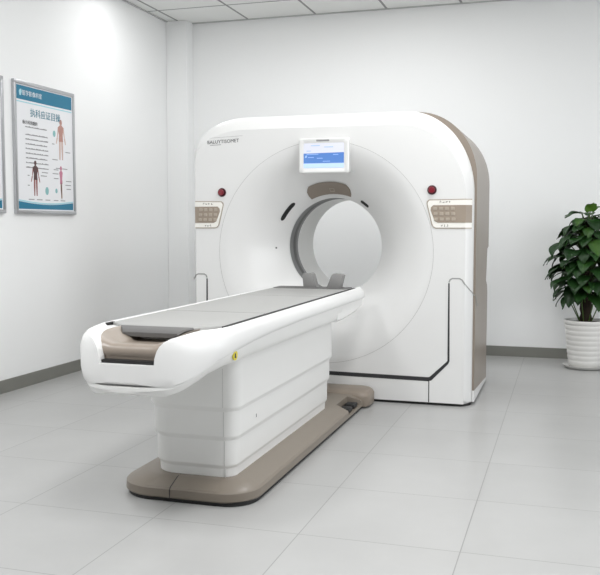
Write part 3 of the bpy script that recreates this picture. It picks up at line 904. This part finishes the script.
poster(5.172, 5.938, 1.238, 2.170, 'silver framed anatomy poster, whole in view on the white left wall', '医学影像科室', '执科应证目操')
poster(4.29, 5.056, 1.238, 2.165, 'silver framed poster cut off by the left picture edge, only its right margin showing', '医学影像科室', '执科应证目操')

# ------------------------------------------------------------------ potted plant
PX, PY = 0.155, 7.30
plant = thing('potted_plant', 'tall green broad leaved plant in a ribbed white pot by the back wall', 'plant', (PX, PY, 0))
bm = bmesh.new(); lathe(bm, [(0.09, 0.0), (0.145, 0.0), (0.163, 0.010), (0.172, 0.026), (0.168, 0.028), (0.150, 0.018), (0.09, 0.016)], PX, PY)
link_mesh('saucer', bm, M['saucer'], plant, smooth=40)
prof = [(0.06, 0.017), (0.118, 0.017), (0.124, 0.024)]
nr = 8
for k in range(nr * 6 + 1):
    f = k / (nr * 6)
    z = 0.03 + f * 0.325
    r = 0.126 + 0.034 * f + 0.0042 * abs(math.sin(f * nr * PI)) ** 0.7
    prof.append((r, z))
prof += [(0.166, 0.362), (0.170, 0.372), (0.171, 0.385), (0.168, 0.392), (0.160, 0.392), (0.156, 0.384), (0.152, 0.33)]
bm = bmesh.new(); lathe(bm, prof, PX, PY, 64, True, False)
link_mesh('pot', bm, M['pot'], plant, smooth=50)
bm = bmesh.new(); lathe(bm, [(0.153, 0.350), (0.151, 0.368), (0.11, 0.374), (0.05, 0.378), (0.01, 0.379)], PX, PY, 40)
link_mesh('soil', bm, M['soil'], plant, smooth=60)
bm = bmesh.new(); 
lathe(bm, [(0.046 + 0.006 * math.sin(k * 2.3), 0.372 + k * 0.035) for k in range(25)], PX, PY, 20)
link_mesh('moss_pole', bm, M['bark'], plant, smooth=60)

leaf_bm = bmesh.new()
tone = leaf_bm.verts.layers.float.new('tone')
stems = []
def leaf(base, az, elev, length, width, droop, tn, roll=0.0):
    """heart-shaped leaf with a folded midrib, tip drooping"""
    nL, nW = 9, 4
    ca, sa = math.cos(az), math.sin(az)
    ax = Vector((ca, sa, 0)); side = Vector((-sa, ca, 0)); upv = Vector((0, 0, 1))
    rows = []
    p = Vector(base); e = elev
    for i in range(nL + 1):
        t = i / nL
        fwd = ax * math.cos(e) + upv * math.sin(e)
        nrm = -ax * math.sin(e) + upv * math.cos(e)
        # heart outline
        if t < 0.22: w = width * (0.55 + 0.45 * math.sin(t / 0.22 * PI / 2))
        else: w = width * math.cos((t - 0.22) / 0.78 * PI / 2) ** 1.0
        row = []
        for j in range(-nW, nW + 1):
            s = j / nW
            fold = abs(s) * w * 0.30 - (abs(s) ** 2) * w * 0.12
            back = -fwd * (0.10 * length * (abs(s)) * (1 - t) ** 3)
            wav = 0.006 * math.sin(9 * t + 3 * s + tn * 20)
            q = p + (side * math.cos(roll) + nrm * math.sin(roll)) * (s * w) + nrm * (fold + wav * abs(s)) + back
            v = leaf_bm.verts.new(q)
            v[tone] = max(0, min(1, tn + 0.10 * (1 - abs(s)) - 0.05 + random.uniform(-.02, .02)))
            row.append(v)
        rows.append(row)
        p = p + fwd * (length / nL)
        e -= droop / nL
    for a, b in zip(rows, rows[1:]):
        for j in range(2 * nW):
            leaf_bm.faces.new((a[j], a[j + 1], b[j + 1], b[j]))
def crown_r(z):
    return interp(z, [(0.50, 0.14), (0.60, 0.26), (0.72, 0.32), (0.92, 0.34), (1.05, 0.29), (1.18, 0.20), (1.27, 0.10), (1.33, 0.03)])
n_leaf = 136
for i in range(n_leaf):
    f = (i + 0.5) / n_leaf
    z = 0.60 + 0.62 * f + random.uniform(-0.02, 0.02)
    az = i * 2.39996 + random.uniform(-0.3, 0.3)
    R = crown_r(z)
    L_ = random.uniform(0.135, 0.185) * (1.0 if z < 1.1 else 0.8)
    reach = max(0.05, (R - L_ * 0.80) * random.choice((0.55, 0.9, 1.0, 1.0)))
    b0 = Vector((PX + 0.04 * math.cos(az), PY + 0.04 * math.sin(az), z - 0.08))
    b1 = Vector((PX + reach * math.cos(az), PY + reach * math.sin(az), z + random.uniform(-0.02, 0.03)))
    if b1.y + L_ * max(0, math.sin(az)) > 7.70: continue
    stems.append((b0, (b0 + b1) / 2 + Vector((0, 0, 0.04)), b1))
    leaf(b1, az + random.uniform(-0.35, 0.35), random.uniform(-0.55, 0.10), L_, L_ * random.uniform(0.38, 0.46), random.uniform(0.7, 1.3), random.uniform(0.10, 0.72), random.uniform(-0.25, 0.25))
# new bright leaves on top and a few that hang low
for az, el, L_, tn, dz in ((-1.3, 1.0, 0.12, 0.95, 0.02), (2.9, 0.25, 0.14, 0.75, 0.0), (0.5, 0.6, 0.12, 0.7, 0.03), (-0.3, 0.25, 0.15, 0.6, -0.02), (-2.3, 0.0, 0.13, 0.55, -0.06), (-1.8, -0.2, 0.13, 0.8, -0.12), (1.4, 0.5, 0.12, 0.5, -0.01)):
    b0 = Vector((PX, PY, 1.15)); b1 = Vector((PX + 0.05 * math.cos(az), PY + 0.05 * math.sin(az), 1.245 + dz))
    stems.append((b0, (b0 + b1) / 2, b1))
    leaf(b1, az, el, L_, L_ * 0.40, 0.9, tn)
for az, z, r, L_ in ((-2.6, 0.60, 0.13, 0.15), (-1.1, 0.60, 0.12, 0.16), (-3.0, 0.67, 0.17, 0.16), (-0.5, 0.62, 0.13, 0.15), (-1.9, 0.64, 0.12, 0.15)):
    b0 = Vector((PX + 0.05 * math.cos(az), PY + 0.05 * math.sin(az), 0.385)); b1 = Vector((PX + r * math.cos(az), PY + r * math.sin(az), z))
    stems.append((b0, (b0 + b1) / 2 + Vector((0.02 * math.cos(az), 0.02 * math.sin(az), 0.02)), b1))
    leaf(b1, az, -0.6, L_, L_ * 0.42, 0.8, random.uniform(0.3, 0.6))
fo = link_mesh('foliage', leaf_bm, M['leaf'], plant, smooth=70)
bm = bmesh.new()
for s in stems: tube(bm, s, 0.0045, 6)
so = link_mesh('stems', bm, M['stem'], plant, smooth=60)
